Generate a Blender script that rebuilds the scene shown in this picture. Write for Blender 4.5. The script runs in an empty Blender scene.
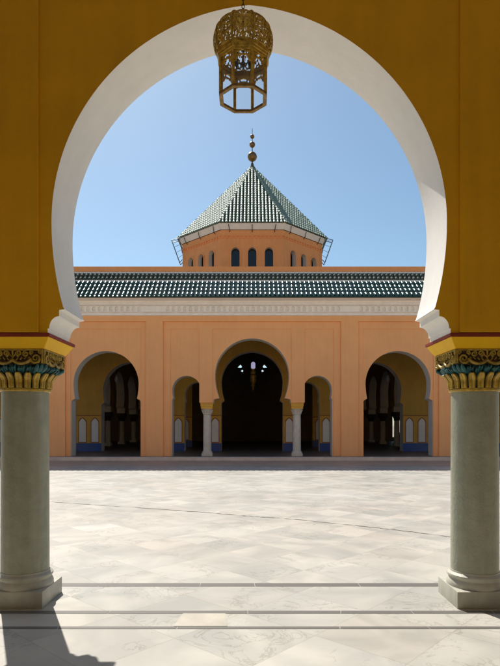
import bpy, bmesh, math, random
from mathutils import Vector, Matrix, noise
from mathutils.geometry import tessellate_polygon
random.seed(7)
S = bpy.context.scene
COL = S.collection
PI = math.pi
R = math.radians

# ------------------------------------------------------------------ materials
def mat(name, col, rough=0.6, var=0.12, vscale=3.0, bump=0.15, bscale=60.0, metal=0.0, spec=0.4,
        streak=0.0, tint=None, coat=0.0, bdist=0.01):
    m = bpy.data.materials.new(name); m.use_nodes = True
    nt = m.node_tree; N = nt.nodes; L = nt.links
    b = N['Principled BSDF']
    b.inputs['Roughness'].default_value = rough
    b.inputs['Metallic'].default_value = metal
    b.inputs['Specular IOR Level'].default_value = spec
    b.inputs['Coat Weight'].default_value = coat
    tc = N.new('ShaderNodeTexCoord')
    geo = N.new('ShaderNodeNewGeometry')
    nz = N.new('ShaderNodeTexNoise'); nz.inputs['Scale'].default_value = vscale
    nz.inputs['Detail'].default_value = 8; nz.inputs['Roughness'].default_value = 0.65
    L.new(geo.outputs['Position'], nz.inputs['Vector'])
    rp = N.new('ShaderNodeValToRGB')
    c0 = [max(0, c*(1-var)) for c in col]; c1 = [min(1, c*(1+var)) for c in col]
    if tint: c0 = [c0[i]*(1-.5)+tint[i]*.5 for i in range(3)]
    rp.color_ramp.elements[0].position = 0.3; rp.color_ramp.elements[1].position = 0.7
    rp.color_ramp.elements[0].color = (*c0, 1); rp.color_ramp.elements[1].color = (*c1, 1)
    L.new(nz.outputs['Fac'], rp.inputs['Fac'])
    out = rp.outputs['Color']
    if streak > 0:      # rain runs and grime: stretched noise
        mp = N.new('ShaderNodeMapping'); mp.inputs['Scale'].default_value = (5, 5, .35)
        L.new(geo.outputs['Position'], mp.inputs['Vector'])
        n2 = N.new('ShaderNodeTexNoise'); n2.inputs['Scale'].default_value = 1.5; n2.inputs['Detail'].default_value = 6
        L.new(mp.outputs['Vector'], n2.inputs['Vector'])
        r2 = N.new('ShaderNodeValToRGB')
        r2.color_ramp.elements[0].position = .35; r2.color_ramp.elements[1].position = .62
        r2.color_ramp.elements[0].color = (1-streak, 1-streak, 1-streak, 1); r2.color_ramp.elements[1].color = (1, 1, 1, 1)
        L.new(n2.outputs['Fac'], r2.inputs['Fac'])
        mx = N.new('ShaderNodeMixRGB'); mx.blend_type = 'MULTIPLY'; mx.inputs['Fac'].default_value = 1
        L.new(out, mx.inputs['Color1']); L.new(r2.outputs['Color'], mx.inputs['Color2'])
        out = mx.outputs['Color']
    L.new(out, b.inputs['Base Color'])
    if bump > 0:
        n3 = N.new('ShaderNodeTexNoise'); n3.inputs['Scale'].default_value = bscale; n3.inputs['Detail'].default_value = 5
        L.new(geo.outputs['Position'], n3.inputs['Vector'])
        bp = N.new('ShaderNodeBump'); bp.inputs['Strength'].default_value = bump; bp.inputs['Distance'].default_value = bdist
        L.new(n3.outputs['Fac'], bp.inputs['Height']); L.new(bp.outputs['Normal'], b.inputs['Normal'])
    return m

def floor_marble(name, cell=0.62, rot=45, gain=1.0):
    m = bpy.data.materials.new(name); m.use_nodes = True
    nt = m.node_tree; N = nt.nodes; L = nt.links
    b = N['Principled BSDF']
    geo = N.new('ShaderNodeNewGeometry')
    mp = N.new('ShaderNodeMapping'); mp.inputs['Rotation'].default_value = (0, 0, R(rot))
    mp.inputs['Scale'].default_value = (1/cell, 1/cell, 0); mp.inputs['Location'].default_value = (.23, .41, 0)
    L.new(geo.outputs['Position'], mp.inputs['Vector'])
    fl = N.new('ShaderNodeVectorMath'); fl.operation = 'FLOOR'; L.new(mp.outputs[0], fl.inputs[0])
    wn = N.new('ShaderNodeTexWhiteNoise'); wn.noise_dimensions = '3D'; L.new(fl.outputs[0], wn.inputs['Vector'])
    tone = N.new('ShaderNodeValToRGB'); cr = tone.color_ramp
    cols = [(0, (.53, .515, .475)), (.1, (.56, .545, .50)), (.3, (.575, .56, .515)), (.5, (.565, .555, .51)), (.68, (.60, .58, .53)),
            (.9, (.59, .56, .505)), (1, (.615, .60, .56))]
    cr.elements[0].position = 0; cr.elements[0].color = (*cols[0][1], 1)
    cr.elements[1].position = 1; cr.elements[1].color = (*cols[-1][1], 1)
    for p, c in cols[1:-1]:
        e = cr.elements.new(p); e.color = (*c, 1)
    for e in cr.elements: e.color = (e.color[0]*gain, e.color[1]*gain, e.color[2]*gain, 1)
    L.new(wn.outputs['Value'], tone.inputs['Fac'])
    # offset vein coordinates per slab so veins break at the joints
    sc = N.new('ShaderNodeVectorMath'); sc.operation = 'SCALE'; sc.inputs['Scale'].default_value = 9.0
    L.new(wn.outputs['Color'], sc.inputs[0])
    ad = N.new('ShaderNodeVectorMath'); ad.operation = 'ADD'
    L.new(geo.outputs['Position'], ad.inputs[0]); L.new(sc.outputs[0], ad.inputs[1])
    v = N.new('ShaderNodeTexNoise'); v.inputs['Scale'].default_value = 2.6; v.inputs['Detail'].default_value = 9
    v.inputs['Roughness'].default_value = .6; v.inputs['Distortion'].default_value = 1.6
    L.new(ad.outputs[0], v.inputs['Vector'])
    s1 = N.new('ShaderNodeMath'); s1.operation = 'SUBTRACT'; s1.inputs[1].default_value = .5; L.new(v.outputs['Fac'], s1.inputs[0])
    s2 = N.new('ShaderNodeMath'); s2.operation = 'ABSOLUTE'; L.new(s1.outputs[0], s2.inputs[0])
    vr = N.new('ShaderNodeValToRGB'); vr.color_ramp.elements[0].position = 0; vr.color_ramp.elements[1].position = .022
    vr.color_ramp.elements[0].color = (.74, .725, .70, 1); vr.color_ramp.elements[1].color = (1, 1, 1, 1)
    vm = N.new('ShaderNodeTexNoise'); vm.inputs['Scale'].default_value = 1.1; vm.inputs['Detail'].default_value = 3
    L.new(ad.outputs[0], vm.inputs['Vector'])
    vq = N.new('ShaderNodeMapRange'); vq.inputs['From Min'].default_value = .38; vq.inputs['From Max'].default_value = .56
    vq.inputs['To Min'].default_value = .06; vq.inputs['To Max'].default_value = 0.0
    L.new(vm.outputs['Fac'], vq.inputs['Value'])
    va = N.new('ShaderNodeMath'); va.operation = 'ADD'; L.new(s2.outputs[0], va.inputs[0]); L.new(vq.outputs[0], va.inputs[1])
    L.new(va.outputs[0], vr.inputs['Fac'])
    cl = N.new('ShaderNodeTexNoise'); cl.inputs['Scale'].default_value = 1.3; cl.inputs['Detail'].default_value = 7
    cl.inputs['Distortion'].default_value = .8
    L.new(ad.outputs[0], cl.inputs['Vector'])
    cr2 = N.new('ShaderNodeValToRGB'); cr2.color_ramp.elements[0].position = .36; cr2.color_ramp.elements[1].position = .62
    cr2.color_ramp.elements[0].color = (.78, .78, .775, 1); cr2.color_ramp.elements[1].color = (1.05, 1.03, 1.0, 1)
    L.new(cl.outputs['Fac'], cr2.inputs['Fac'])
    # foot traffic dirt, continuous over slabs
    dt = N.new('ShaderNodeTexNoise'); dt.inputs['Scale'].default_value = .45; dt.inputs['Detail'].default_value = 6
    L.new(geo.outputs['Position'], dt.inputs['Vector'])
    dr = N.new('ShaderNodeValToRGB'); dr.color_ramp.elements[0].position = .35; dr.color_ramp.elements[1].position = .65
    dr.color_ramp.elements[0].color = (.93, .915, .90, 1); dr.color_ramp.elements[1].color = (1, 1, 1, 1)
    L.new(dt.outputs['Fac'], dr.inputs['Fac'])
    # joints
    fr = N.new('ShaderNodeVectorMath'); fr.operation = 'FRACTION'; L.new(mp.outputs[0], fr.inputs[0])
    sp = N.new('ShaderNodeSeparateXYZ'); L.new(fr.outputs[0], sp.inputs[0])
    ms = []
    for k in 'XY':
        a = N.new('ShaderNodeMath'); a.operation = 'SUBTRACT'; a.inputs[1].default_value = .5; L.new(sp.outputs[k], a.inputs[0])
        c = N.new('ShaderNodeMath'); c.operation = 'ABSOLUTE'; L.new(a.outputs[0], c.inputs[0]); ms.append(c)
    mxm = N.new('ShaderNodeMath'); mxm.operation = 'MAXIMUM'; L.new(ms[0].outputs[0], mxm.inputs[0]); L.new(ms[1].outputs[0], mxm.inputs[1])
    jr = N.new('ShaderNodeValToRGB'); jr.color_ramp.elements[0].position = .491; jr.color_ramp.elements[1].position = .4965
    jr.color_ramp.elements[0].color = (1, 1, 1, 1); jr.color_ramp.elements[1].color = (.87, .85, .82, 1)
    L.new(mxm.outputs[0], jr.inputs['Fac'])
    out = tone.outputs['Color']
    for o in (vr, cr2, dr, jr):
        mx = N.new('ShaderNodeMixRGB'); mx.blend_type = 'MULTIPLY'; mx.inputs['Fac'].default_value = 1
        L.new(out, mx.inputs['Color1']); L.new(o.outputs['Color'], mx.inputs['Color2']); out = mx.outputs['Color']
    L.new(out, b.inputs['Base Color'])
    rr = N.new('ShaderNodeMapRange'); rr.inputs['To Min'].default_value = .38; rr.inputs['To Max'].default_value = .62
    L.new(dt.outputs['Fac'], rr.inputs['Value']); L.new(rr.outputs[0], b.inputs['Roughness'])
    b.inputs['Specular IOR Level'].default_value = .3
    bp = N.new('ShaderNodeBump'); bp.inputs['Strength'].default_value = .12; bp.inputs['Distance'].default_value = .004
    L.new(cl.outputs['Fac'], bp.inputs['Height']); L.new(bp.outputs['Normal'], b.inputs['Normal'])
    return m

M = {
 'floor': floor_marble('courtyard_marble', gain=.89),
 'floor2': floor_marble('gallery_marble', cell=.75, rot=42, gain=.89),
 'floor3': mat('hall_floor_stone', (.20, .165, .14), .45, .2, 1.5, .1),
 'kerb': mat('kerb_stone', (.66, .56, .48), .6, .15, 2, .2),
 'strip': mat('dark_marble_strip', (.115, .105, .09), .5, .35, 9, .1, tint=(.2, .19, .17)),
 'slab': mat('cream_slab', (.50, .455, .375), .5, .14, 4, .05),
 'joint': mat('joint_fill', (.17, .15, .12), .8, .4, 20, .2),
 'ochre': mat('ochre_paint', (.79, .405, .010), .6, .09, 1.3, .4, 22, streak=.07, spec=.2),
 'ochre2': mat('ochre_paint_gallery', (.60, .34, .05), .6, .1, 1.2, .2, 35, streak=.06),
 'orange': mat('orange_render', (.96, .47, .20), .8, .06, .7, .3, 45, streak=.03),
 'orange2': mat('orange_render_tower', (.90, .37, .13), .8, .07, .9, .3, 45, streak=.05),
 'white': mat('white_paint', (.88, .85, .80), .6, .05, 1.6, .15, 40, streak=.03),
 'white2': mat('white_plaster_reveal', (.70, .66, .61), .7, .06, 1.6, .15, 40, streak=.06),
 'cornice': mat('pinkish_white_plaster', (.93, .89, .85), .7, .04, 2, .2, 40, streak=.04),
 'red': mat('dark_red_paint', (.26, .035, .018), .5, .15, 6, .1),
 'yellow': mat('yellow_paint', (.92, .52, .006), .45, .06, 4, .12, 40, spec=.15),
 'gold': mat('gold_paint', (.56, .37, .045), .42, .3, 22, .35, 120, spec=.5, tint=(.2, .11, .02)),
 'goldold': mat('tarnished_gold_paint', (.42, .28, .035), .45, .35, 22, .35, 120, spec=.4, tint=(.12, .07, .015)),
 'golddark': mat('dark_brown_ground', (.055, .030, .010), .6, .4, 15, .2),
 'teal': mat('teal_paint', (.018, .125, .135), .5, .45, 16, .2, tint=(.05, .05, .03)),
 'shaft': mat('green_grey_marble', (.38, .385, .29), .42, .11, 9, .4, 45, spec=.35, streak=.18, tint=(.33, .33, .245)),
 'base': mat('base_marble', (.50, .48, .40), .5, .16, 5, .2, 60, streak=.1),
 'fshaft': mat('grey_marble', (.62, .57, .49), .5, .12, 5, .1),
 'blue': mat('blue_tile', (.045, .10, .34), .35, .2, 10, .1),
 'brown': mat('dark_wood', (.045, .026, .016), .6, .3, 6, .2),
 'grnpan': mat('green_glazed_tile_dark', (.010, .055, .045), .28, .4, 8, .1, spec=.55, tint=(.03, .05, .04)),
 'grn': mat('green_glazed_tile', (.018, .10, .09), .36, .5, 7, .12, 60, spec=.6, tint=(.02, .05, .045)),
 'grn2': mat('weathered_green_tile', (.18, .27, .21), .55, .35, 5, .2, 40, spec=.55, tint=(.34, .36, .27)),
 'grn3': mat('old_dark_tile', (.055, .075, .055), .8, .45, 9, .3, 40, tint=(.12, .12, .09)),
 'brass': mat('aged_brass', (.62, .40, .065), .38, .35, 26, .5, 150, metal=.6, tint=(.04, .02, .0), bdist=.003),
 'brassdark': mat('tarnished_brass', (.28, .17, .05), .45, .3, 30, .3, 150, metal=.5, tint=(.06, .04, .02)),
 'iron': mat('dark_iron', (.03, .028, .025), .5, .3, 20, .2, metal=.5),
 'ball': mat('finial_brass', (.22, .13, .05), .4, .3, 6, .1, metal=.6),
 'steel': mat('teal_grey_metal', (.10, .15, .17), .4, .2, 10, .1, metal=.4),
 'pane': mat('dark_glass', (.012, .016, .022), .12, .2, 3, 0, spec=.5),
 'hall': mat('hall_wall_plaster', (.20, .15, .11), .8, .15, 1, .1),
 'frost': mat('frosted_glass', (.7, .74, .8), .3, .05, 5, 0),
 'glow': mat('glowing_lantern_glass', (.6, .62, .8), .4, .05, 5, 0),
}
_b = M['glow'].node_tree.nodes['Principled BSDF']; _b.inputs['Emission Color'].default_value = (.55, .52, .8, 1); _b.inputs['Emission Strength'].default_value = .30  # faint emission given to the hall lantern's glass top
def glass():
    m = bpy.data.materials.new('lantern_glass'); m.use_nodes = True
    nt = m.node_tree; N = nt.nodes; L = nt.links
    b = N['Principled BSDF']; out = N['Material Output']
    b.inputs['Base Color'].default_value = (.75, .82, .88, 1); b.inputs['Roughness'].default_value = .12
    tr = N.new('ShaderNodeBsdfTransparent'); mx = N.new('ShaderNodeMixShader')
    nz = N.new('ShaderNodeTexNoise'); nz.inputs['Scale'].default_value = 14; nz.inputs['Detail'].default_value = 5
    rr = N.new('ShaderNodeMapRange'); rr.inputs['To Min'].default_value = .02; rr.inputs['To Max'].default_value = .20
    L.new(nz.outputs['Fac'], rr.inputs['Value']); L.new(rr.outputs[0], mx.inputs['Fac'])
    L.new(tr.outputs[0], mx.inputs[1]); L.new(b.outputs[0], mx.inputs[2]); L.new(mx.outputs[0], out.inputs['Surface'])
    return m
M['glass'] = glass()

M['yellow_dado'] = mat('ochre_dado', (.70, .38, .05), .5, .1, 3, .1)
# ------------------------------------------------------------------ helpers
def obj(name, bm, m, parent=None, smooth=None, recalc=True):
    if recalc: bmesh.ops.recalc_face_normals(bm, faces=bm.faces)
    me = bpy.data.meshes.new(name); bm.to_mesh(me); bm.free()
    for mm in (m if isinstance(m, (list, tuple)) else [m]): me.materials.append(mm)
    if smooth is not None:
        for p in me.polygons: p.use_smooth = True
        me.set_sharp_from_angle(angle=R(smooth))
    o = bpy.data.objects.new(name, me); COL.objects.link(o)
    if parent: o.parent = parent
    return o
def thing(name, label, cat, loc=(0, 0, 0), group=None):
    o = bpy.data.objects.new(name, None); COL.objects.link(o); o.location = loc
    o['label'] = label; o['category'] = cat
    if group: o['group'] = group
    o.empty_display_size = .2; o['kind'] = 'thing'
    return o
def structure(o, label=None, cat=None):
    o['kind'] = 'structure'
    if label: o['label'] = label
    if cat: o['category'] = cat
    return o
def dup(root, loc, label, group=None):
    r = root.copy(); COL.objects.link(r); r.location = loc; r['label'] = label
    if group: r['group'] = group
    for ch in list(root.children):
        c = ch.copy(); COL.objects.link(c); c.parent = r
        for g in ch.children:
            d = g.copy(); COL.objects.link(d); d.parent = c
    return r
def box(bm, x0, x1, y0, y1, z0, z1, bev=0.0):
    vs = [bm.verts.new((x, y, z)) for x in (x0, x1) for y in (y0, y1) for z in (z0, z1)]
    fs = [(0,1,3,2),(4,6,7,5),(0,4,5,1),(2,3,7,6),(0,2,6,4),(1,5,7,3)]
    F = [bm.faces.new([vs[i] for i in f]) for f in fs]
    if bev:
        es = list({e for f in F for e in f.edges})
        bmesh.ops.bevel(bm, geom=es, offset=bev, segments=2, affect='EDGES', profile=.6)
def prism_y(bm, pts, y0, y1):           # pts (x,z)
    a = [bm.verts.new((x, y0, z)) for x, z in pts]; b = [bm.verts.new((x, y1, z)) for x, z in pts]
    bm.faces.new(a); bm.faces.new(b[::-1])
    n = len(pts)
    for i in range(n): bm.faces.new((a[i], b[i], b[(i+1) % n], a[(i+1) % n]))
def prism_x(bm, pts, x0, x1):           # pts (y,z)
    a = [bm.verts.new((x0, y, z)) for y, z in pts]; b = [bm.verts.new((x1, y, z)) for y, z in pts]
    bm.faces.new(a); bm.faces.new(b[::-1])
    n = len(pts)
    for i in range(n): bm.faces.new((a[i], b[i], b[(i+1) % n], a[(i+1) % n]))
def lathe(bm, prof, seg=48, c=(0, 0, 0), phase=0.0, caps=True, fn=None):
    rings = []
    for r, z in prof:
        ring = []
        for k in range(seg):
            a = 2*PI*k/seg + phase
            rr = r if fn is None else r*fn(a, z)
            ring.append(bm.verts.new((c[0]+rr*math.cos(a), c[1]+rr*math.sin(a), c[2]+z)))
        rings.append(ring)
    for i in range(len(rings)-1):
        for k in range(seg):
            bm.faces.new((rings[i][k], rings[i][(k+1) % seg], rings[i+1][(k+1) % seg], rings[i+1][k]))
    if caps:
        bm.faces.new(rings[0][::-1]); bm.faces.new(rings[-1])
def tube(bm, pts, r, seg=8, closed=False, taper=None):
    pts = [Vector(p) for p in pts]; n = len(pts); rings = []
    prev = None
    for i, p in enumerate(pts):
        if closed: t = (pts[(i+1) % n]-pts[i-1])
        else: t = pts[min(i+1, n-1)]-pts[max(i-1, 0)]
        t.normalize()
        if prev is None:
            u = t.orthogonal().normalized()
        else:
            u = (prev - t*prev.dot(t)); u = u.normalized() if u.length > 1e-6 else t.orthogonal().normalized()
        prev = u; v = t.cross(u)
        rr = r*(taper[i] if taper else 1)
        rings.append([bm.verts.new(p + (u*math.cos(2*PI*k/seg)+v*math.sin(2*PI*k/seg))*rr) for k in range(seg)])
    m = n if closed else n-1
    for i in range(m):
        a = rings[i]; b = rings[(i+1) % n]
        for k in range(seg): bm.faces.new((a[k], a[(k+1) % seg], b[(k+1) % seg], b[k]))
    if not closed:
        bm.faces.new(rings[0][::-1]); bm.faces.new(rings[-1])
def sphere(bm, c, r, sz=1.0, u=20, v=12):
    ret = bmesh.ops.create_uvsphere(bm, u_segments=u, v_segments=v, radius=r)
    for w in ret['verts']:
        w.co.z *= sz; w.co += Vector(c)

# horseshoe arch, points left neck -> apex -> right neck
def arch(cx, W, zc, za, zn, Rl=1.6, n=26):
    H = za-zc; e = max((H*H-W*W)/(2*W), 0.0); Rp = W+e
    left = []
    Rr = Rl*W; t0 = math.asin(min(1, (zc-zn)/Rr))
    m = 8
    for i in range(m):
        t = -t0*(1-i/m)
        left.append((-(Rr*math.cos(t)-(Rl-1)*W), zc+Rr*math.sin(t)))
    tm = math.acos(e/Rp)
    for i in range(n+1):
        t = tm*i/n
        left.append((-(Rp*math.cos(t)-e), zc+Rp*math.sin(t)))
    right = [(-x, z) for x, z in left[:-1]][::-1]
    return [(cx+x, z) for x, z in left+right]
def wall(parent, x0, x1, zb, zt, openings, y0, y1, m, mrev, name='wall', revname='arch_reveal', mback=None, holes=(), merge=False):
    pts = [(x0, zb)]; flags = [False]
    for op in openings:
        for i, p in enumerate(op):
            pts.append(p); flags.append(i < len(op)-1)
    pts += [(x1, zb), (x1, zt), (x0, zt)]; flags += [False, False, False]
    loops = [(pts, flags)] + [(list(h), [True]*len(h)) for h in holes]
    bm = bmesh.new(); br = bmesh.new()
    allp = [p for l, _ in loops for p in l]
    tris = tessellate_polygon([[Vector((x, z, 0)) for x, z in l] for l, _ in loops])
    F = [bm.verts.new((x, y0, z)) for x, z in allp]; B = [bm.verts.new((x, y1, z)) for x, z in allp]
    for t in tris:
        try:
            bm.faces.new([F[i] for i in t])
            fb = bm.faces.new([B[i] for i in t[::-1]]); fb.material_index = 1 if mback else 0
        except ValueError: pass
    off = 0
    for l, fl in loops:
        n = len(l); rv = {}
        for i in range(n):
            j = (i+1) % n
            if fl[i]:
                q = []
                for (k, y) in ((i, y0), (j, y0), (j, y1), (i, y1)):
                    if (k, y) not in rv: rv[(k, y)] = br.verts.new((l[k][0], y, l[k][1]))
                    q.append(rv[(k, y)])
                br.faces.new(q)
            else:
                bm.faces.new((F[off+i], F[off+j], B[off+j], B[off+i]))
        off += n
    if merge:
        me = bpy.data.meshes.new('t'); br.to_mesh(me); br.free(); bm.from_mesh(me); br = bmesh.new()
    w = obj(name, bm, [m, mback] if mback else m, parent, recalc=True)
    if len(br.faces): obj(revname, br, mrev, parent, smooth=28)
    else: br.free()
    return w

# ------------------------------------------------------------------ ground
GZ = 0.0
def sheet(name, x0, x1, y0, y1, z, m, nx=1, ny=1):
    bm = bmesh.new()
    vs = [bm.verts.new(p) for p in ((x0, y0, z), (x1, y0, z), (x1, y1, z), (x0, y1, z))]
    bm.faces.new(vs); return structure(obj(name, bm, m))
sheet('ground', -900, 900, -900, 900, -.02, mat('sandy_ground', (.30, .24, .17), .9, .2, .2, .2, 3))
sheet('courtyard', -24, 24, 5.5, 24.55, 0, M['floor'])
sheet('gallery_floor', -24, 24, -8, 5.5, 0, M['floor2'])
sheet('reddish_floor_band', -24, 24, 21.6, 24.56, .004, mat('reddish_band', (.54, .40, .31), .6, .12, 1.2, .15, tint=(.42, .34, .28)))  # reddish sheet over the court floor along the kerb
bm = bmesh.new(); prism_x(bm, [(24.56, -.1), (24.56, .13), (24.58, .15), (25.1, .15), (25.1, -.1)], -24, 24)
structure(obj('kerb', bm, M['kerb']))
bm = bmesh.new(); box(bm, -24, 24, 25.1, 56, -.1, .148)
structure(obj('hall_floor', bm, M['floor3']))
# dark inlaid strips between the two columns
for (ya, yb, zz) in ((5.45, 5.56, .002), (4.663, 4.736, .002), (4.314, 4.363, .002)):
    bm = bmesh.new(); x = -9.0
    while x < 9:
        l = random.uniform(.5, 1.3); x2 = min(x+l, 9)
        sk = random.uniform(-.03, .03)
        sk = random.uniform(-.015, .015)
        vs = [bm.verts.new(p) for p in ((x, ya, zz), (x2-.006, ya, zz), (x2-.006+sk, yb, zz), (x+(lsk if x > -9 else 0), yb, zz))]; lsk = sk
        bm.faces.new(vs); x = x2
    structure(obj('floor_strip', bm, M['strip']))
bm = bmesh.new()
bm.faces.new([bm.verts.new(p) for p in ((-.60, 4.366, .004), (-.17, 4.366, .004), (-.20, 4.660, .004), (-.56, 4.660, .004))])
structure(obj('floor_slab', bm, M['slab']))
# long curved joint across the court
J = [(-8.5, 13.0), (-6.4, 12.3), (-4.18, 11.43), (-2.52, 10.76), (-.97, 10.11), (.0, 9.63), (.66, 9.36), (1.53, 8.82), (2.29, 8.32), (2.85, 7.87), (4.2, 6.8)]
def cr(P, s=14):
    out = []
    for i in range(len(P)-1):
        p0 = P[max(i-1, 0)]; p1 = P[i]; p2 = P[i+1]; p3 = P[min(i+2, len(P)-1)]
        for k in range(s):
            t = k/s
            out.append(tuple(.5*((2*p1[d])+(-p0[d]+p2[d])*t+(2*p0[d]-5*p1[d]+4*p2[d]-p3[d])*t*t+(-p0[d]+3*p1[d]-3*p2[d]+p3[d])*t**3) for d in range(len(p1))))
    out.append(P[-1]); return out
jp = cr(J)
bm = bmesh.new(); pr = None
for i, (x, y) in enumerate(jp):
    w = random.choice((.004, .012, .018, .026)); dy = random.uniform(-.018, .018)
    a = bm.verts.new((x, y-w+dy, .004)); b = bm.verts.new((x, y+w+dy, .004))
    if pr: bm.faces.new((pr[0], a, b, pr[1]))
    pr = (a, b)
structure(obj('floor_joint', bm, M['joint']))

# ------------------------------------------------------------------ near arcade
def near_opening(cx):
    a = arch(0, 1.690, 3.335, 5.188, 2.608, 1.6, 40)
    nx = -a[0][0]
    ov = []
    for i in range(7):
        t = i/6*PI/2
        ov.append((-(1.625+.085*math.cos(t)), 2.425+.105*math.sin(t)))
    left = [(-1.722, 2.386), (-1.722, 2.425)] + ov[0:] + [(-1.625, 2.583), (-(nx-.012), 2.590)]
    pts = left + a + [(-x, z) for x, z in left[::-1]]
    return [(cx+x, z) for x, z in pts]
YA, YB = 4.70, 5.25
na = thing('arcade_wall', 'large ochre horseshoe arch wall with white inner faces, framing the courtyard in the foreground', 'arcade', (0, 0, 0))
wall(na, -6.52, 6.52, 2.386, 6.9, [near_opening(-4.12), near_opening(0), near_opening(4.12)], YA, YB, M['ochre'], M['white'], name='wall', mback=M['orange'])
for s in (-1, 1):
    for cx in (2.06,):
        bm = bmesh.new(); box(bm, s*cx-.265, s*cx+.265, YA-.022, YA, 2.392, 6.45, .006); obj('pilaster', bm, M['ochre'], na)
    bm = bmesh.new(); box(bm, min(s*6.52, s*5.9), max(s*6.52, s*5.9), YA, YB, 0, 2.386); obj('end_pier', bm, M['ochre'], na)
    bm = bmesh.new(); box(bm, min(s*6.52, s*16), max(s*6.52, s*16), YA, YB, 0, 6.9); obj('side_wall', bm, M['ochre'], na)
# gallery enclosing the viewpoint; unseen ceiling and back wall made white to bounce light
gal = thing('gallery_interior', 'ochre and white covered gallery with flat ceiling around the viewpoint', 'gallery')
bm = bmesh.new(); box(bm, -16, 16, -3.6, YA-.003, 6.5, 6.9); obj('ceiling', bm, M['white'], gal)
bm = bmesh.new(); box(bm, -16, 16, -3.6, -3.0, 0, 6.497); obj('back_wall', bm, M['white'], gal)
for s in (-1, 1):
    bm = bmesh.new(); box(bm, min(s*9, s*9.5), max(s*9, s*9.5), -2.997, YA-.003, 0, 6.497); obj('end_wall', bm, M['ochre2'], gal)

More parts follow.
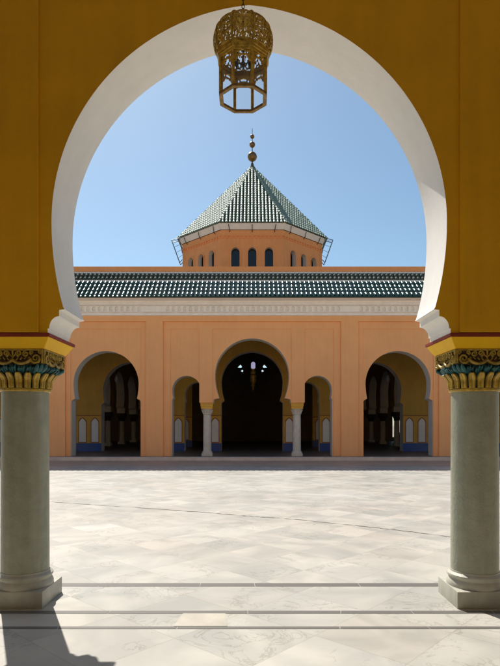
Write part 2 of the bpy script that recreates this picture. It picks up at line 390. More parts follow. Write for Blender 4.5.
# ------------------------------------------------------------------ near columns
def spiral(cx, cz, r0, r1, turns, dirn, start, n=34):
    P = []
    for i in range(n+1):
        t = i/n; a = start + dirn*turns*2*PI*t; r = r0+(r1-r0)*t
        P.append((cx+r*math.cos(a), cz+r*math.sin(a)))
    return P
def near_column():
    t = thing('column', '', 'column', (-2.05, 5.03, 0), 'big marble columns carrying the foreground arch')
    # plinth
    bm = bmesh.new(); box(bm, -.25, .25, -.25, .25, 0, .148, .006)
    obj('plinth', bm, M['base'], t, smooth=30)
    bm = bmesh.new()
    prof = [(.252, .149), (.252, .156), (.247, .175), (.236, .198), (.226, .212), (.2265, .222), (.238, .230), (.2435, .242), (.241, .254), (.228, .264), (.2165, .272), (.2145, .285)]
    prof = [(min(r, .246), z) for r, z in prof]
    lathe(bm, prof, 72); obj('base_moulding', bm, M['base'], t, smooth=35)
    bm = bmesh.new()
    prof = [(.2095, .283), (.2085, .6), (.207, 1.2), (.2045, 1.7), (.204, 1.90)]
    lathe(bm, prof, 96); obj('shaft', bm, M['shaft'], t, smooth=35)
    bm = bmesh.new()
    lathe(bm, [(.214, 1.898), (.2225, 1.905), (.2225, 1.921), (.214, 1.928)], 72, fn=lambda a, z: 1+.006*math.sin(a*31)+.004*math.sin(a*17+1)); obj('necking', bm, M['gold'], t, smooth=40)
    # capital bell
    cap = None
    bm = bmesh.new()
    lathe(bm, [(.203, 1.925), (.203, 2.0), (.212, 2.05), (.235, 2.09), (.262, 2.125), (.262, 2.14)], 64)
    cap = obj('capital', bm, M['teal'], t, smooth=35)
    # leaves round the bell
    bm = bmesh.new(); NL = 20
    for k in range(NL):
        a0 = 2*PI*(k+.5)/NL
        hw = 2*PI/NL*.38
        rows = []
        for i in range(13):
            v = i/12; z = 1.927 + .133*v
            rb = .211 + .010*v + .045*max(0, v-.5)**1.5/.35
            wd = hw*((.82+.18*v/.6) if v < .6 else math.sqrt(max(0.01, 1-((v-.6)/.42)**2)))
            row = []
            for j in range(7):
                u = j/6*2-1
                bulge = .014*(1-u*u)**.5 if abs(u) < 1 else 0
                groove = -.009*math.exp(-(u/.28)**2)
                edge = .006*math.exp(-((abs(u)-.8)/.2)**2)
                r = rb+bulge+groove+edge
                a = a0+u*wd
                row.append(bm.verts.new((r*math.cos(a), r*math.sin(a), z)))
            rows.append(row)
        for i in range(12):
            for j in range(6): bm.faces.new((rows[i][j], rows[i][j+1], rows[i+1][j+1], rows[i+1][j]))
    lv = obj('leaf_ring', bm, M['gold'], cap, smooth=50)
    md = lv.modifiers.new('s', 'SOLIDIFY'); md.thickness = .008; md.offset = -1
    # teal upper leaves, ragged
    bm = bmesh.new(); NT = 24
    for k in range(NT):
        a0 = 2*PI*k/NT
        for q in range(3):
            aa = a0+(q-1)*.075; z0 = 2.055+.004*q; L = random.uniform(.045, .065)
            P = [(.232*math.cos(aa), .232*math.sin(aa), z0), (.262*math.cos(aa), .262*math.sin(aa), z0+L*.45), (.288*math.cos(aa+.02), .288*math.sin(aa+.02), z0+L*.8), (.283*math.cos(aa+.03), .283*math.sin(aa+.03), z0+L)]
            tube(bm, P, .011, 6, taper=[.8, 1.1, .9, .4])
    # corner volutes reaching to block corners
    for sx in (-1, 1):
        for sy in (-1, 1):
            for q in (-1, 0, 1):
                a = math.atan2(sy, sx)+q*.11
                P = [(.24*math.cos(a), .24*math.sin(a), 2.065), (.30*math.cos(a), .30*math.sin(a), 2.085), (.345*math.cos(a), .345*math.sin(a), 2.108), (.352*math.cos(a), .352*math.sin(a), 2.128)]
                tube(bm, P, .018, 7, taper=[.9, 1.1, .9, .5])
    obj('teal_leaves', bm, M['teal'], cap, smooth=50)
    # carved block
    bm = bmesh.new(); box(bm, -.262, .262, -.262, .262, 2.125, 2.262); blk = obj('carved_block', bm, M['golddark'], t)
    bm = bmesh.new()
    for f in range(4):
        ca, sa = math.cos(f*PI/2), math.sin(f*PI/2)
        def P3(u, z, d=0): 
            x, y = u, -(.264+d)
            return (ca*x-sa*y, sa*x+ca*y, z)
        def st(pp, r, d=.004, tp=None): tube(bm, [P3(u, z, d) for u, z in pp], r, 6, taper=tp)
        # frame
        st([(-.262, 2.252), (.262, 2.252)], .008)
        for s in (-1, 1):
            # big lower volutes sweeping to the corner
            body = [(s*u, z) for u, z in cr([(0.0, 2.165), (.035, 2.139), (.085, 2.133), (.13, 2.148), (.165, 2.172)], 6)]
            st(body, .014, .006, [1.0]*len(body))
            sp = spiral(s*.203, 2.177, .044, .008, 1.6, s*1, PI if s > 0 else 0, 36)
            st(sp, .0125, .008, [1-.45*i/36 for i in range(37)])
            sp = spiral(s*.055, 2.222, .026, .005, 1.4, -s, -PI/2, 24); st(sp, .0085, .004)
            sp = spiral(s*.115, 2.218, .027, .005, 1.4, s, PI/2, 24); st(sp, .0085, .004)
            sp = spiral(s*.165, 2.228, .018, .004, 1.3, -s, -PI/2, 20); st(sp, .0075, .004)
            sp = spiral(s*.235, 2.232, .016, .004, 1.3, s, -PI/2, 20); st(sp, .0075, .004)
            for q in range(5):
                u = s*(.03+.035*q); st([(u, 2.16+.006*q), (u+s*.016, 2.178+.004*q), (u+s*.012, 2.192)], .0065, .003, [1, .9, .4])
            st([(s*.256, 2.135), (s*.256, 2.25)], .0085)
        st([(0, 2.15), (0, 2.20), (0, 2.25)], .010, .004, [1.2, .6, 1.1])
        for s in (-1, 1):
            st([(0, 2.19), (s*.02, 2.205), (s*.03, 2.235)], .008, .004, [1, .9, .4])
    obj('carved_scroll', bm, M['goldold'], blk, smooth=60)
    for (name, z0, z1, w0, w1, m) in (('abacus', 2.262, 2.356, .276, .336, 'yellow'), ('red_band', 2.356, 2.386, .345, .345, 'red')):
        bm = bmesh.new()
        lo = [bm.verts.new((sx*w0, sy*w0, z0)) for sx, sy in ((-1, -1), (1, -1), (1, 1), (-1, 1))]
        hi = [bm.verts.new((sx*w1, sy*w1, z1)) for sx, sy in ((-1, -1), (1, -1), (1, 1), (-1, 1))]
        bm.faces.new(lo[::-1]); bm.faces.new(hi)
        for i in range(4): bm.faces.new((lo[i], lo[(i+1) % 4], hi[(i+1) % 4], hi[i]))
        bmesh.ops.bevel(bm, geom=list(bm.edges), offset=.004, segments=2, affect='EDGES')
        obj(name, bm, M[m], t, smooth=30)
    return t
c1 = near_column(); c1['label'] = 'thick green grey marble column with gilded capital, left foreground, casting its shadow toward us'
c2 = dup(c1, (2.06, 5.03, 0), 'thick green grey marble column with gilded capital, right foreground, plinth partly sunlit')
for s in (-1, 1):
    dup(c1, (s*6.18, 5.03, 0), 'outer marble column with gilded capital at the end of the foreground arcade', 'outer foreground columns')

# ------------------------------------------------------------------ big lantern
def filigree(u, v):     # True where metal stays
    x = abs(u-.5)*2
    if v < .06 or v > .95 or x > .93: return True
    if x < .05: return False if .3 < v < .42 else True
    a = math.sin(x*PI*3.6+math.sin(v*PI*4)*1.4)*math.sin(v*PI*7+math.cos(x*PI*2)*1.2)
    return -.44 < a < .16
def make_lantern(name, label, loc, sc=1.0, chain_top=None, fine=True, group=None):
    t = thing(name, label, 'lantern', loc, group)
    ap = .175; cr_ = ap/math.cos(PI/8); ph = PI/8
    def oct_pt(k, r=cr_): a = 2*PI*k/8+ph; return Vector((r*math.cos(a), r*math.sin(a), 0))
    # bottom ring
    bm = bmesh.new()
    for (r0, r1, z0, z1) in ((cr_-.026, cr_+.006, 0, .020),):
        A = []
        for (r, z) in ((r0, z0), (r1, z0), (r1, z1), (r0, z1)):
            A.append([bm.verts.new(oct_pt(k, r)+Vector((0, 0, z))) for k in range(8)])
        for i in range(4):
            for k in range(8): bm.faces.new((A[i][k], A[i][(k+1) % 8], A[(i+1) % 4][(k+1) % 8], A[(i+1) % 4][k]))
    bmesh.ops.bevel(bm, geom=list(bm.edges), offset=.003, segments=1, affect='EDGES')
    obj('bottom_ring', bm, M['brassdark'], t)
    for k in range(8):
        p = oct_pt(k, cr_-.006)
        bm = bmesh.new(); tube(bm, [p+Vector((0, 0, .018)), p+Vector((0, 0, .285))], .0125, 6)
        obj('upright', bm, M['brass'], t)
    for k in range(8):
        a, b = oct_pt(k, cr_-.010), oct_pt(k+1, cr_-.010)
        bm = bmesh.new(); bm.faces.new([bm.verts.new(p) for p in (a+Vector((0, 0, .018)), b+Vector((0, 0, .018)), b+Vector((0, 0, .28)), a+Vector((0, 0, .28)))])
        obj('glass_pane', bm, M['glass'], t)
        # fretwork head of the panel, scalloped, with pierced openings
        bm = bmesh.new(); nu, nv = 26, 30; G = {}
        a, b = oct_pt(k, cr_-.004), oct_pt(k+1, cr_-.004)
        def keep(u, v):
            x = abs(u-.5)*2
            edge = .62 - .36*(1-x)**.8 + .05*math.sin(x*PI*5)          # lower scalloped edge (v from top)
            edge = .34+.62*x**1.6+.05*math.sin(x*PI*4)
            if v > min(edge, .97): return False
            dx, dv = (u-.5), (v-.16)
            if abs(dx) < .16 and abs(dv) < .10 and abs(dx)*.62 < (dv+.10): return False
            if (abs(dx)-.27)**2+(v-.27)**2*.6 < .0032: return False
            return True
        for i in range(nu):
            for j in range(nv):
                if keep((i+.5)/nu, (j+.5)/nv):
                    q = []
                    for (ii, jj) in ((i, j), (i+1, j), (i+1, j+1), (i, j+1)):
                        if (ii, jj) not in G:
                            p = a.lerp(b, ii/nu); G[(ii, jj)] = bm.verts.new((p.x, p.y, .28-.12*jj/nv))
                        q.append(G[(ii, jj)])
                    bm.faces.new(q)
        o = obj('fretwork', bm, M['brass'], t); md = o.modifiers.new('s', 'SOLIDIFY'); md.thickness = .005
    # collar mouldings (octagonal)
    bm = bmesh.new(); f = 1/math.cos(PI/8)
    lathe(bm, [(.166*f, .270), (.180*f, .270), (.182*f, .288), (.187*f, .292), (.189*f, .306), (.194*f, .311), (.197*f, .325), (.190*f, .330), (.192*f, .338), (.172*f, .338)], 8, phase=ph, caps=False)
    bmesh.ops.bevel(bm, geom=[e for e in bm.edges if not e.is_boundary], offset=.0015, segments=1, affect='EDGES')
    obj('collar', bm, M['brass'], t)
    # pierced onion dome: eight bulging gores
    prof = cr([(.200, .334), (.222, .362), (.234, .41), (.236, .46), (.226, .51), (.20, .548), (.158, .578), (.10, .600), (.045, .608)], 8)
    bm = bmesh.new(); nu = 24 if fine else 6; G = {}
    nv = len(prof)-1
    # arc length resample
    for g in range(8):
        for i in range(nu):
            for j in range(nv):
                u, v = (i+.5)/nu, (j+.5)/nv
                if not filigree(u, v): continue
                q = []
                for (ii, jj) in ((i, j), (i+1, j), (i+1, j+1), (i, j+1)):
                    gi = (g*nu+ii) % (8*nu)
                    if (gi, jj) not in G:
                        r, z = prof[jj]; uu = (gi % nu)/nu
                        a = 2*PI*gi/(8*nu)+ph
                        rr = r*(.925+.045*math.sin(uu*PI)) if gi % nu else r*.925
                        G[(gi, jj)] = bm.verts.new((rr*math.cos(a), rr*math.sin(a), z))
                    q.append(G[(gi, jj)])
                bm.faces.new(q)
    d = obj('pierced_dome', bm, M['brass'], t, smooth=60); md = d.modifiers.new('s', 'SOLIDIFY'); md.thickness = .006
    bm = bmesh.new()
    for g in range(8):
        a = 2*PI*g/8+ph
        P = [(r*.935*math.cos(a), r*.965*math.sin(a), z) for r, z in prof[::3]]
        tube(bm, P, .006, 6)
    obj('dome_rib', bm, M['brass'], t, smooth=50)
    bm = bmesh.new(); lathe(bm, [(.05, .606), (.055, .613), (.035, .626), (.018, .632), (.012, .644)], 20); 
    obj('top_cap', bm, M['brass'], t, smooth=40)
    # lamp holder inside
    bm = bmesh.new(); tube(bm, [(0, 0, .60), (0, 0, .24)], .007, 8)
    for k in range(4):
        a = PI/4+k*PI/2
        P = cr([(0, 0, .30), (.035*math.cos(a), .035*math.sin(a), .262), (.07*math.cos(a), .07*math.sin(a), .275), (.075*math.cos(a), .075*math.sin(a), .30)], 5)
        tube(bm, P, .005, 6); lathe(bm, [(.012, .0), (.018, .01), (.014, .06), (.010, .07)], 10, c=(.075*math.cos(a), .075*math.sin(a), .295))
    obj('lamp_holder', bm, M['iron'], t, smooth=40)
    # chain
    if chain_top:
        bm = bmesh.new(); z = .742; k = 0
        for s in (-1, 1):
            P = [(s*.022+.022*math.cos(q*PI/6), 0, .640+.026+.026*math.sin(q*PI/6)) for q in range(12)]
            tube(bm, P, .0035, 6, closed=True)
        z = .685
        while z < chain_top:
            P = []
            for q in range(12):
                a = q*PI/6; x = .010*math.cos(a); zz = .019*math.sin(a)
                P.append((x, 0, z+zz) if k % 2 else (0, x, z+zz))
            tube(bm, P, .0032, 5, closed=True); z += .031; k += 1
        obj('chain', bm, M['iron'], t, smooth=50)
    t.scale = (sc, sc, sc)
    return t
make_lantern('hanging_lantern', 'pierced octagonal brass lantern with onion top hanging in the foreground arch', (-.043, 4.20, 4.08), 1.0, chain_top=2.42)

# ------------------------------------------------------------------ far facade
YF = 25.6
bld = thing('courtyard_building', 'long orange facade with horseshoe arches, white cornice and green tiled roof across the court', 'building')
def side_op(cx, s=1.0, jw=1.61, zf=.15):
    a = arch(cx, 1.52*s, 3.52, 5.03, 2.83, 2.0, 24)
    nl = a[0]; nr = a[-1]
    return [(cx-jw, zf), (cx-jw, 2.70), (cx-jw+.03, 2.75)] + a + [(cx+jw-.03, 2.75), (cx+jw, 2.70), (cx+jw, zf)]
def centre_op(zf=.15):
    big = arch(0, 1.73, 3.90, 5.50, 2.85, 1.6, 30)
    sm = arch(-3.05, .67, 3.22, 3.88, 2.86, 2.2, 16); smr = [(-x, z) for x, z in sm[::-1]]
    L = [(-3.73, zf), (-3.73, 2.78)] + sm + [(-2.40, 2.80), (-2.40, 2.62), (-1.80, 2.62), (-1.80, 2.74), (-1.77, 2.80)] + big
    Rr = [(1.77, 2.80), (1.80, 2.74), (1.80, 2.62), (2.40, 2.62), (2.40, 2.80)] + smr + [(3.73, 2.78), (3.73, zf)]
    return L+Rr
SC = [-16.0, -11.40, -6.80, 6.80, 11.40, 16.0]
ops = [side_op(c) for c in SC[:3]] + [centre_op()] + [side_op(c) for c in SC[3:]]
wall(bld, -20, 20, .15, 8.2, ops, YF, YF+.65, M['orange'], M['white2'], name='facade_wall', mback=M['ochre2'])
# raised frame layers
bays = [(-18.1, -14.07), (-13.32, -9.48), (-8.67, -4.92), (-4.13, 4.13), (4.92, 8.67), (9.48, 13.32), (14.07, 18.1)]
def notch(a, b, zt, zb=.15): return [(a, zb), (a, zt), (b, zt), (b, zb)]
wall(bld, -20, 20, .15, 6.66, [notch(a, b, 6.40) for a, b in bays], YF-.12, YF-.002, M['orange'], M['orange'], name='facade_frame', revname='frame_edge', merge=True)
for i, (a, b) in enumerate(bays):
    if i == 3: panels = [(-3.80, -2.45), (-1.84, 1.84), (2.45, 3.80)]
    else:
        c = SC[i if i < 3 else i-1]; panels = [(c-1.64, c+1.64)]
    if i == 3:
        # pieces between column and frame stay above the columns
        pts = [notch(-3.80, -2.45, 6.07), ]
        op = [[(-3.80, .15), (-3.80, 6.07), (-2.45, 6.07), (-2.45, 2.64), (-1.84, 2.64), (-1.84, 6.07), (1.84, 6.07), (1.84, 2.64), (2.45, 2.64), (2.45, 6.07), (3.80, 6.07), (3.80, .15)]]
    else: op = [notch(p, q, 6.07) for p, q in panels]
    wall(bld, a+.002, b-.002, .15, 6.398, op, YF-.032, YF-.002, M['orange'], M['orange'], name='bay_panel', revname='panel_edge', merge=True)
# cornice
cn = bmesh.new()
prism_x(cn, [(YF-.002, 6.664), (YF-.17, 6.664), (YF-.19, 6.70), (YF-.19, 6.76), (YF-.24, 6.79), (YF-.24, 6.80), (YF-.002, 6.80)], -20, 20)
prism_x(cn, [(YF-.002, 7.08), (YF-.40, 7.08), (YF-.46, 7.11), (YF-.46, 7.16), (YF-.50, 7.18), (YF-.52, 7.27), (YF-.95, 7.285), (YF-.95, 7.305), (YF-.002, 7.305)], -20, 20)
corn = obj('cornice', cn, M['cornice'], bld)
holes = []
zh0, zh1 = 6.84, 7.04
x = -19.6
def in_gap(x):
    for a in (-13.7, -9.08, -4.52, 4.52, 9.08, 13.7):
        if abs(x-a) < .42: return True
    return False
while x < 19.6:
    if not in_gap(x):
        h = [(x-.075, zh0), (x+.075, zh0), (x+.075, zh1-.06)] + [(x+.075*math.cos(t*PI/6), zh1-.06+.075*math.sin(t*PI/6)) for t in range(1, 6)] + [(x-.075, zh1-.06)]
        holes.append(h)
    x += .262
wall(corn, -20, 20, 6.802, 7.078, [], YF-.30, YF-.20, M['cornice'], M['cornice'], name='dentil_band', revname='dentil_niche', holes=holes, merge=True)
bm = bmesh.new(); box(bm, -20, 20, YF-.20+.002, YF-.002, 6.803, 7.077); obj('dentil_backing', bm, M['cornice'], corn)
# barrel tiled slopes
def tile_slope(bm, x0, x1, ye, ze, yr, zr, pitch, rows, r, seg=6, jit=.011):
    d = Vector((0, yr-ye, zr-ze)); Ln = d.length; d.normalize(); nrm = Vector((0, -d.z, d.y))
    n = int((x1-x0)/pitch); rl = Ln/rows
    for i in range(n):
        cx = x0+(i+.5)*pitch
        for j in range(rows):
            s0 = j*rl-.03+random.uniform(-jit, jit); s1 = (j+1)*rl+.02
            dx = random.uniform(-jit, jit)
            ra = r*random.uniform(.96, 1.04); rb = r*.80
            lo = Vector((cx+dx, ye, ze))+d*s0+nrm*(.030+random.uniform(0, .008)); hi = Vector((cx, ye, ze))+d*s1+nrm*.002
            A = []; B = []; A2 = []; mids = [[], []]
            for k in range(seg+1):
                for q, (tq, lift) in enumerate(((.3, .016), (.7, .014))):
                    cc = lo.lerp(hi, tq)+nrm*lift; rq = ra+(rb-ra)*tq; th = PI*k/seg
                    mids[q].append(bm.verts.new(cc+Vector((rq*math.cos(th), 0, 0))+nrm*rq*math.sin(th)))
                t = PI*k/seg
                A.append(bm.verts.new(lo+Vector((ra*math.cos(t), 0, 0))+nrm*ra*math.sin(t)))
                A2.append(bm.verts.new(lo+Vector((ra*.78*math.cos(t), 0, 0))+nrm*ra*.78*math.sin(t)))
                B.append(bm.verts.new(hi+Vector((rb*math.cos(t), 0, 0))+nrm*rb*math.sin(t)))
            for k in range(seg):
                for U, V in ((A, mids[0]), (mids[0], mids[1]), (mids[1], B)):
                    f = bm.faces.new((U[k], U[k+1], V[k+1], V[k])); f.smooth = True
                bm.faces.new((A2[k], A2[k+1], A[k+1], A[k]))
def slab_slope(bm, x0, x1, ye, ze, yr, zr, th):
    prism_x(bm, [(ye, ze), (yr, zr), (yr, zr-th), (ye, ze-th)], x0, x1)
E0, E1 = (24.50, 7.33), (25.60, 8.27)
bm = bmesh.new(); slab_slope(bm, -20, 20, E0[0]+.02, E0[1]+.02, E1[0], E1[1], .04)
roof = obj('roof', bm, M['grnpan'], bld)
bm = bmesh.new(); tile_slope(bm, -20, 20, *E0, *E1, .205, 4, .066)
obj('roof_tiles', bm, M['grn'], roof, recalc=False)
bm = bmesh.new(); prism_x(bm, [(25.58, 8.26), (25.58, 8.345), (25.66, 8.345), (25.66, 8.26)], -20, 20); obj('white_fillet', bm, M['cornice'], roof)
bm = bmesh.new(); slab_slope(bm, -20, 20, 25.665, 8.33, 26.12, 8.80, .3); ur = obj('upper_roof', bm, M['grn3'], bld)
bm = bmesh.new(); tile_slope(bm, -20, 20, 25.67, 8.35, 26.08, 8.75, .205, 2, .07)
obj('upper_roof_tiles', bm, M['grn3'], ur, recalc=False)
bm = bmesh.new(); box(bm, -20, 20, 26.13, 26.24, 8.2, 8.87); obj('coping_line', bm, M['cornice'], bld)
bm = bmesh.new(); box(bm, -20, 20, 26.25, 26.6, 8.2, 9.17, .015); obj('parapet', bm, M['orange2'], bld)

# front columns of the centre group
def far_column():
    t = thing('column', '', 'column', (-2.10, YF+.20, .15), 'slender columns beside the central arch')
    bm = bmesh.new(); box(bm, -.25, .25, -.25, .25, 0, .13, .01); obj('plinth', bm, M['fshaft'], t)
    bm = bmesh.new(); lathe(bm, [(.24, .13), (.245, .17), (.225, .21), (.2, .23), (.195, .26)], 32); obj('base_moulding', bm, M['fshaft'], t, smooth=35)
    bm = bmesh.new(); lathe(bm, [(.19, .25), (.188, 1.2), (.180, 1.93)], 40); obj('shaft', bm, M['fshaft'], t, smooth=35)
    bm = bmesh.new(); lathe(bm, [(.18, 1.93), (.205, 1.95), (.205, 1.975), (.19, 1.99), (.20, 2.06), (.25, 2.17), (.27, 2.2)], 32, fn=lambda a, z: 1+.02*math.cos(16*a)*(z > 1.99))
    for k in range(12):
        a = k*PI/6
        P = [(.195*math.cos(a), .195*math.sin(a), 2.0), (.215*math.cos(a), .215*math.sin(a), 2.09), (.265*math.cos(a), .265*math.sin(a), 2.15), (.27*math.cos(a), .27*math.sin(a), 2.13)]
        tube(bm, P, .03, 5, taper=[.8, 1, .9, .4])
    obj('capital', bm, M['fshaft'], t, smooth=45)
    bm = bmesh.new(); box(bm, -.27, .27, -.27, .27, 2.2, 2.31); box(bm, -.29, .29, -.29, .29, 2.312, 2.43, .01); obj('abacus', bm, M['yellow_dado'], t)
    bm = bmesh.new(); box(bm, -.305, .305, -.305, .455, 2.432, 2.468); obj('top_slab', bm, M['yellow_dado'], t)
    return t
f1 = far_column(); f1['label'] = 'slender pale column left of the central arch, below the tower'
dup(f1, (2.10, YF+.20, .15), 'slender pale column right of the central arch, below the tower')

# ------------------------------------------------------------------ second arcade with dado
Y2 = 30.3
arc2 = thing('inner_arcade', 'shaded ochre arcade with white niche dado and blue skirting behind the front arches', 'arcade')
def centre2(zf=.15):
    big = arch(0, 1.70, 3.95, 5.54, 2.95, 1.8, 28)
    return [(-1.70, zf), (-1.70, 2.82)] + big + [(1.70, 2.82), (1.70, zf)]
def small2(cx, zf=.15):
    a = arch(cx, .66, 3.25, 3.95, 2.9, 2.2, 14)
    return [(cx-.68, zf), (cx-.68, 2.8)] + a + [(cx+.68, 2.8), (cx+.68, zf)]
def side2(cx): return side_op(cx)
SC2 = [-15.9, -11.3, -6.7, 6.7, 11.3, 15.9]
ops2 = [side2(c) for c in SC2[:3]] + [small2(-3.05), centre2(), small2(3.05)] + [side2(c) for c in SC2[3:]]
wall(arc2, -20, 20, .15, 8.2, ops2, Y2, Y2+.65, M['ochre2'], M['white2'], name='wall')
edges = [-20.0]
for c, w in [(-15.9, 1.61), (-11.3, 1.61), (-6.7, 1.61), (-3.05, .68), (0, 1.70), (3.05, .68), (6.7, 1.61), (11.3, 1.61), (15.9, 1.61)]:
    edges += [c-w, c+w]
edges.append(20.0)
def niche_pts(x, w, z0, z1, g=0):
    w = w+g; z0 -= g; z1 += g*1.3
    return [(x-w, z0), (x+w, z0), (x+w, z1-.22), (x+w*.6, z1-.10), (x, z1), (x-w*.6, z1-.10), (x-w, z1-.22)]
def dado(parent, a, b, y):
    bm = bmesh.new(); box(bm, a+.004, b-.004, y-.02, y-.002, .15, .60); obj('skirting', bm, M['blue'], parent)
    bm = bmesh.new(); box(bm, a+.004, b-.004, y-.018, y-.002, .604, 2.10); dd = obj('dado_panel', bm, M['yellow_dado'], parent)
    bm = bmesh.new(); box(bm, a+.004, b-.004, y-.03, y-.002, 2.104, 2.14); obj('dado_rail', bm, M['red'], dd)
    n = max(1, round((b-a)/.62)); p = (b-a)/n
    for k in range(n):
        cx = a+(k+.5)*p; w = min(.19, p*.33)
        bm = bmesh.new(); prism_y(bm, niche_pts(cx, w, .66, 1.98, .035), y-.026, y-.0185); obj('niche_frame', bm, M['red'], dd)
        bm = bmesh.new(); prism_y(bm, niche_pts(cx, w, .66, 1.98), y-.034, y-.0265); obj('niche_panel', bm, M['white'], dd)
for i in range(0, len(edges), 2): dado(arc2, edges[i], edges[i+1], Y2)

# ------------------------------------------------------------------ hall behind
hall = thing('prayer_hall', 'dark hall seen through the arches with small bright openings in its far wall', 'hall')
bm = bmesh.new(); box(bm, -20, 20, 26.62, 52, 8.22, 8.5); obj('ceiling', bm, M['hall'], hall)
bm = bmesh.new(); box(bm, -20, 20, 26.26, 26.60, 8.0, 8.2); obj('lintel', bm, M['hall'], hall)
for s in (-1, 1):
    bm = bmesh.new(); box(bm, min(s*20.01, s*20.4), max(s*20.01, s*20.4), 24.6, 52, .1, 8.22); obj('side_wall', bm, M['orange2'], hall)
hh = []
for s in (-1, 1):
    hh.append([(s*(.92+dx), z) for dx, z in ((.46, 6.82), (.10, 6.80), (.02, 6.90), (.16, 7.12))])
    hh.append([(s*(.92+dx), z) for dx, z in ((.16, 6.50), (-.06, 6.42), (-.09, 6.60), (.02, 6.64))])
hh.append([(12.75, .5), (13.0, .5), (13.0, 2.6), (12.75, 2.6)])
hh.append([(13.35, .9), (13.5, .9), (13.5, 2.3), (13.35, 2.3)])
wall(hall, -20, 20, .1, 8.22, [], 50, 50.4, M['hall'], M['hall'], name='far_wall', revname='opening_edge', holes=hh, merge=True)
# wing piers (third row) with dado
for s in (-1, 1):
    a, b = sorted((s*3.95, s*4.75))
    bm = bmesh.new(); box(bm, a, b, 36, 36.5, .15, 8.2); pw = obj('pier_wall', bm, M['ochre2'], hall)
    dado(hall, a, b, 36)
# long arcades running back on both sides
for s in (-1, 1):
    t = thing('hall_arcade', 'shaded arcade running back into the dark hall behind the %s side arch' % ('left' if s < 0 else 'right'), 'arcade', (s*10.0, 0, 0))
    op = []
    for c in (36.0, 40.1, 44.2, 48.3):
        a = arch(c, 1.62, 3.9, 5.5, 3.0, 1.6, 18); op.append([(c-1.72, 2.5), (c-1.72, 2.85)] + a + [(c+1.72, 2.85), (c+1.72, 2.5)])
    w = wall(t, 31.0, 50, 2.5, 8.2, op, -.3, .3, M['ochre2'], M['white'], name='wall')
    for o in list(t.children): o.rotation_euler = (0, 0, PI/2)
    bm = bmesh.new(); box(bm, -.3, .3, 31, 34.2, .15, 2.5); obj('end_pier', bm, M['ochre2'], t)
def hall_column(loc, label):
    t = thing('column', label, 'column', loc, 'pale columns inside the hall')
    bm = bmesh.new(); box(bm, -.26, .26, -.26, .26, 0, .16, .01); obj('plinth', bm, M['fshaft'], t)
    bm = bmesh.new(); lathe(bm, [(.24, .16), (.24, .2), (.2, .26), (.19, .3), (.18, 1.75)], 28); obj('shaft', bm, M['fshaft'], t, smooth=35)
    bm = bmesh.new(); lathe(bm, [(.18, 1.75), (.22, 1.78), (.2, 1.84), (.27, 2.0), (.28, 2.05)], 24); box(bm, -.3, .3, -.3, .3, 2.052, 2.348); obj('capital', bm, M['brown'], t, smooth=35)
    return t
hc = hall_column((-10.0, 38.05, .15), 'nearer pale column seen through the left side arch')
nm = ['nearer', 'farther', 'farthest']
for s in (-1, 1):
    for i, y in enumerate((38.05, 42.15, 46.25)):
        if s == -1 and i == 0: continue
        dup(hc, (s*10.0, y, .15), '%s pale column seen through the %s side arch' % (nm[i], 'left' if s < 0 else 'right'))
# lantern in the hall
t = thing('hall_lantern', 'small gilded lantern with pale glass top hanging in the dark of the central arch', 'lantern', (.06, 34.0, 0))
bm = bmesh.new(); tube(bm, [(0, 0, 8.2), (0, 0, 5.55)], .015, 6); obj('chain', bm, M['iron'], t)
bm = bmesh.new(); lathe(bm, [(.11, 5.10), (.14, 5.13), (.14, 5.40), (.08, 5.48), (.03, 5.50)], 8, phase=PI/8); obj('glass_shade', bm, M['glow'], t)
bm = bmesh.new(); lathe(bm, [(.02, 3.72), (.07, 3.80), (.05, 3.9), (.13, 4.02), (.10, 4.15), (.19, 4.28), (.21, 4.62), (.23, 4.66), (.16, 4.75), (.20, 4.88), (.12, 5.0), (.06, 5.09)], 12); obj('body', bm, M['brass'], t, smooth=40)
for s in (-1, 1):
    t = thing('pendant_lamp', 'tiny pendant lamp hanging behind the %s side arch' % ('left' if s < 0 else 'right'), 'lamp', (s*8.2, 33.2, 0))
    bm = bmesh.new(); tube(bm, [(0, 0, 8.2), (0, 0, 4.6)], .010, 5); obj('cord', bm, M['iron'], t)
    bm = bmesh.new(); lathe(bm, [(.03, 4.18), (.09, 4.25), (.11, 4.38), (.06, 4.52), (.03, 4.6)], 14); obj('shade', bm, M['frost'], t, smooth=40)

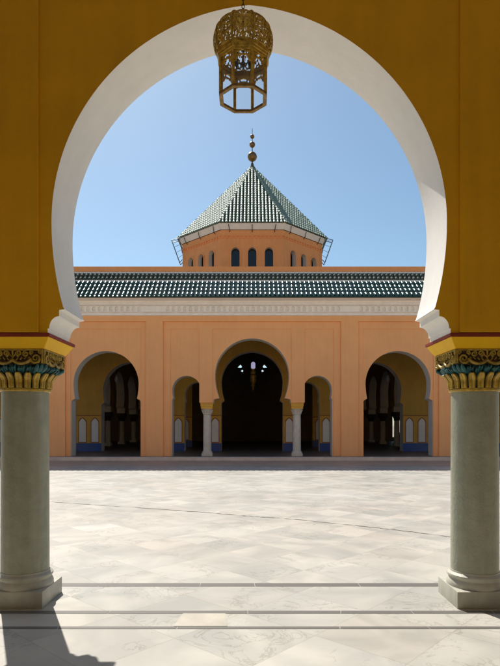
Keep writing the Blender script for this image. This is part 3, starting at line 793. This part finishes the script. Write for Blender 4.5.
# ------------------------------------------------------------------ tower
TY = 38.1
tw = thing('roof_tower', 'octagonal orange tower with arched windows and pointed green tiled roof above the building', 'tower', (0, TY, 0))
B = 4.66; A = B*math.tan(PI/8); ZB, ZT = 8.5, 13.50
def octf(ap): return ap/math.cos(PI/8)
WX = (-1.04, 0, 1.04)
for f in range(8):
    ang = f*PI/4                         # face f: outward normal -Y rotated by ang
    fr = thing('tmp', '', '')
    holes = []
    for wx in WX:
        holes.append([(wx-.26, 10.75), (wx+.26, 10.75), (wx+.26, 12.16)] + [(wx+.26*math.cos(q*PI/10), 12.16+.26*math.sin(q*PI/10)) for q in range(1, 10)] + [(wx-.26, 12.16)])
    n0 = len(COL.objects)
    for k in fr.keys(): pass
    before = set(bpy.data.objects)
    wall(tw, -A, A, ZB, ZT-.02, [], -B, -B+.30, M['orange2'], M['white2'], name='tower_wall', revname='window_reveal', holes=holes)
    for wx in WX:
        bm = bmesh.new(); prism_y(bm, [(wx-.27, 10.74), (wx+.27, 10.74), (wx+.27, 12.16)] + [(wx+.27*math.cos(q*PI/10), 12.16+.27*math.sin(q*PI/10)) for q in range(1, 10)] + [(wx-.27, 12.16)], -B+.302, -B+.33)
        w = obj('window', bm, M['pane'], tw)
        bm = bmesh.new()
        P = [(wx-.245, -B+.285, 10.76), (wx-.245, -B+.285, 12.16)] + [(wx-.245*math.cos(q*PI/8), -B+.285, 12.16+.245*math.sin(q*PI/8)) for q in range(1, 9)] + [(wx+.245, -B+.285, 10.76)]
        tube(bm, P, .018, 4); tube(bm, [(wx, -B+.285, 10.76), (wx, -B+.285, 12.4)], .012, 4)
        obj('window_frame', bm, M['iron'], w)
        # raised surround
        bm = bmesh.new()
        r0, r1 = .262, .335
        inn = [(wx-r0, 10.75)] + [(wx-r0*math.cos(q*PI/12), 12.16+r0*math.sin(q*PI/12)) for q in range(13)] + [(wx+r0, 10.75)]
        out = [(wx-r1, 10.75)] + [(wx-r1*math.cos(q*PI/12), 12.16+r1*math.sin(q*PI/12)) for q in range(13)] + [(wx+r1, 10.75)]
        for i in range(len(inn)-1):
            prism_y(bm, [inn[i], inn[i+1], out[i+1], out[i]], -B-.03, -B-.001)
        obj('window_surround', bm, M['orange2'], w)
    # dentils and band
    bm = bmesh.new(); n = 15
    for k in range(n):
        x = -A+(k+.5)*2*A/n; box(bm, x-.06, x+.06, -B-.04, -B-.002, 12.98, 13.10)
    box(bm, -A-.02, A+.02, -B-.06, -B-.002, 13.103, 13.16)
    obj('dentil_course', bm, M['orange2'], tw)
    # fascia: sloping white soffit out to the eave
    bm = bmesh.new(); A2 = 4.90*math.tan(PI/8)
    q = [bm.verts.new(p) for p in ((-A-.01, -B-.04, 13.50), (A+.01, -B-.04, 13.50), (A2, -4.89, 13.78), (-A2, -4.89, 13.78))]
    bm.faces.new(q)
    q2 = [bm.verts.new(p) for p in ((-A2, -4.892, 13.78), (A2, -4.892, 13.78), (A2, -4.892, 13.83), (-A2, -4.892, 13.83))]
    bm.faces.new(q2)
    obj('eave_soffit', bm, M['white'], tw)
    for k in (-.72, 0, .72):
        x = k*A; bm = bmesh.new()
        tube(bm, cr([(x, -B-.01, 13.36), (x, -B-.08, 13.42), (x*1.02, -B-.16, 13.54), (x*1.05, -4.90, 13.76)], 4), .022, 5); obj('eave_bracket', bm, M['iron'], tw)
    # roof face
    bm = bmesh.new(); bm.faces.new([bm.verts.new(p) for p in ((-A2-.02, -4.94, 13.82), (A2+.02, -4.94, 13.82), (0, 0, 19.45))])
    rf = obj('roof_face', bm, M['grn3'], tw)
    bm = bmesh.new()
    d = Vector((0, 4.94, 5.63)); Ln = d.length; d.normalize(); nr = Vector((0, -d.z, d.y)); pit = .225; rl = .30
    ncol = int(A2/pit)
    for c in range(-ncol, ncol+1):
        x = c*pit; smax = Ln*(1-abs(x)/(A2+.02))-.02
        s = 0.0
        while s < smax:
            s1 = min(s+rl+.03, smax+.02)
            if s1-s < .06: break
            ra = .075*random.uniform(.94, 1.06); rb = ra*.8
            lo = Vector((x+random.uniform(-.006, .006), -4.96, 13.83))+d*(s-.02)+nr*.03; hi = Vector((x, -4.96, 13.83))+d*s1+nr*.005
            a_, b_, c_ = [], [], []
            for k in range(6):
                tt = PI*k/5; rc = (ra+rb)/2; cc = lo.lerp(hi, .5)+nr*.016
                c_.append(bm.verts.new(cc+Vector((rc*math.cos(tt), 0, 0))+nr*rc*math.sin(tt)))
                a_.append(bm.verts.new(lo+Vector((ra*math.cos(tt), 0, 0))+nr*ra*math.sin(tt))); b_.append(bm.verts.new(hi+Vector((rb*math.cos(tt), 0, 0))+nr*rb*math.sin(tt)))
            for k in range(5):
                
                for U, V in ((a_, c_), (c_, b_)):
                    ff = bm.faces.new((U[k], U[k+1], V[k+1], V[k])); ff.smooth = True
            bm.faces.new(a_)
            s += rl
    tl = obj('roof_tiles', bm, M['grn2'], rf, recalc=False)
    # hip ridge tiles on the right-hand hip
    bm = bmesh.new(); e0 = Vector((A2, -4.92, 13.86)); e1 = Vector((0, 0, 19.47)); n = 26
    for k in range(n):
        p = e0.lerp(e1, k/n); q_ = e0.lerp(e1, (k+1.1)/n); tube(bm, [p+Vector((0, 0, .03)), q_], .095, 8, taper=[1, .72])
    hp = obj('hip_ridge', bm, M['grn2'], rf, smooth=40)
    bpy.data.objects.remove(fr)
    for o in set(bpy.data.objects)-before:
        if o.parent == tw: o.rotation_euler = (0, 0, ang)
bm = bmesh.new()
tube(bm, [(0, 0, 19.3), (0, 0, 22.15)], .045, 8, taper=[1, .35]); fin = obj('finial', bm, M['iron'], tw)
for z, r in ((20.18, .33), (21.02, .205), (21.58, .15)):
    bm = bmesh.new(); sphere(bm, (0, 0, z), r); obj('finial_ball', bm, M['ball'], fin, smooth=60)
bm = bmesh.new(); lathe(bm, [(.28, 19.25), (.22, 19.4), (.12, 19.55), (.10, 19.65), (.07, 19.75)], 16); obj('finial_base', bm, M['grn3'], fin, smooth=40)
for s in (-1, 1):       # metal frames at the eave corners
    bm = bmesh.new()
    def q(x, z, dy=0): return (s*x, -2.13+dy, z)
    a, b, c, d = q(4.80, 13.76), q(5.33, 13.62), q(4.80, 12.15), q(4.62, 12.75)
    for dy in (-.25, .25):
        L_ = [Vector(p)+Vector((0, dy, 0)) for p in (a, b, c)]
        tube(bm, [L_[0], L_[1]], .025, 6); tube(bm, [L_[1], L_[2]], .025, 6); tube(bm, [L_[2], Vector(d)+Vector((0, dy, -.4))], .025, 6)
        tube(bm, [L_[0], Vector(d)+Vector((0, dy, 0))], .018, 6)
    for k in range(5):
        p = Vector(b).lerp(Vector(c), k/4); tube(bm, [p-Vector((0, .25, 0)), p+Vector((0, .25, 0))], .018, 6)
        if k < 4: pa = Vector(a).lerp(Vector(d), k/3); tube(bm, [p, pa], .012, 5)
    obj('metal_frame', bm, M['steel'], tw)
tw.scale = (.985, .985, 1)
bm = bmesh.new(); box(bm, -19.9, 19.9, 26.61, 52, 8.51, 8.7)
obj('flat_roof', bm, M['hall'], hall)

# ------------------------------------------------------------------ camera, light, world
cam = bpy.data.cameras.new('Camera'); co = bpy.data.objects.new('Camera', cam); COL.objects.link(co)
co.location = (.03, 0, 1.6); co.rotation_euler = (R(90), 0, 0)
cam.sensor_fit = 'VERTICAL'; cam.sensor_height = 36; cam.sensor_width = 27; cam.lens = 550/666*36
cam.shift_y = 92/666; cam.shift_x = -2.7/666; cam.clip_end = 3000; cam.clip_start = .05
S.camera = co
EL = 52.0; AZ = -26.0         # sun beyond the court, left of the view axis
w = bpy.data.worlds.new('World'); S.world = w; w.use_nodes = True
nt = w.node_tree; bg = nt.nodes['Background']
sky = nt.nodes.new('ShaderNodeTexSky'); sky.sky_type = 'NISHITA'; sky.sun_disc = False
sky.sun_elevation = R(EL); sky.sun_rotation = R(AZ); sky.altitude = 300; sky.air_density = 1.0; sky.dust_density = .9; sky.ozone_density = .9
tn = nt.nodes.new('ShaderNodeMixRGB'); tn.blend_type = 'MULTIPLY'; tn.inputs['Fac'].default_value = 1; tn.inputs['Color2'].default_value = (.875, 1.0, .985, 1)
nt.links.new(sky.outputs[0], tn.inputs['Color1']); nt.links.new(tn.outputs[0], bg.inputs['Color']); bg.inputs['Strength'].default_value = .066
sl = bpy.data.lights.new('Sun', 'SUN'); so = bpy.data.objects.new('Sun', sl); COL.objects.link(so)
sl.energy = 2.9; sl.angle = R(.5); sl.color = (1, .95, .87)
sd = Vector((math.sin(R(AZ))*math.cos(R(EL)), math.cos(R(AZ))*math.cos(R(EL)), math.sin(R(EL))))
so.rotation_euler = (-sd).to_track_quat('-Z', 'Y').to_euler(); so.location = (-8, 20, 30)
v = S.view_settings; v.view_transform = 'Standard'; v.look = 'None'; v.exposure = .95; v.gamma = 1; v.use_curve_mapping = False
S.render.engine = 'CYCLES'
S.cycles.max_bounces = 10; S.cycles.diffuse_bounces = 6; S.cycles.transparent_max_bounces = 16
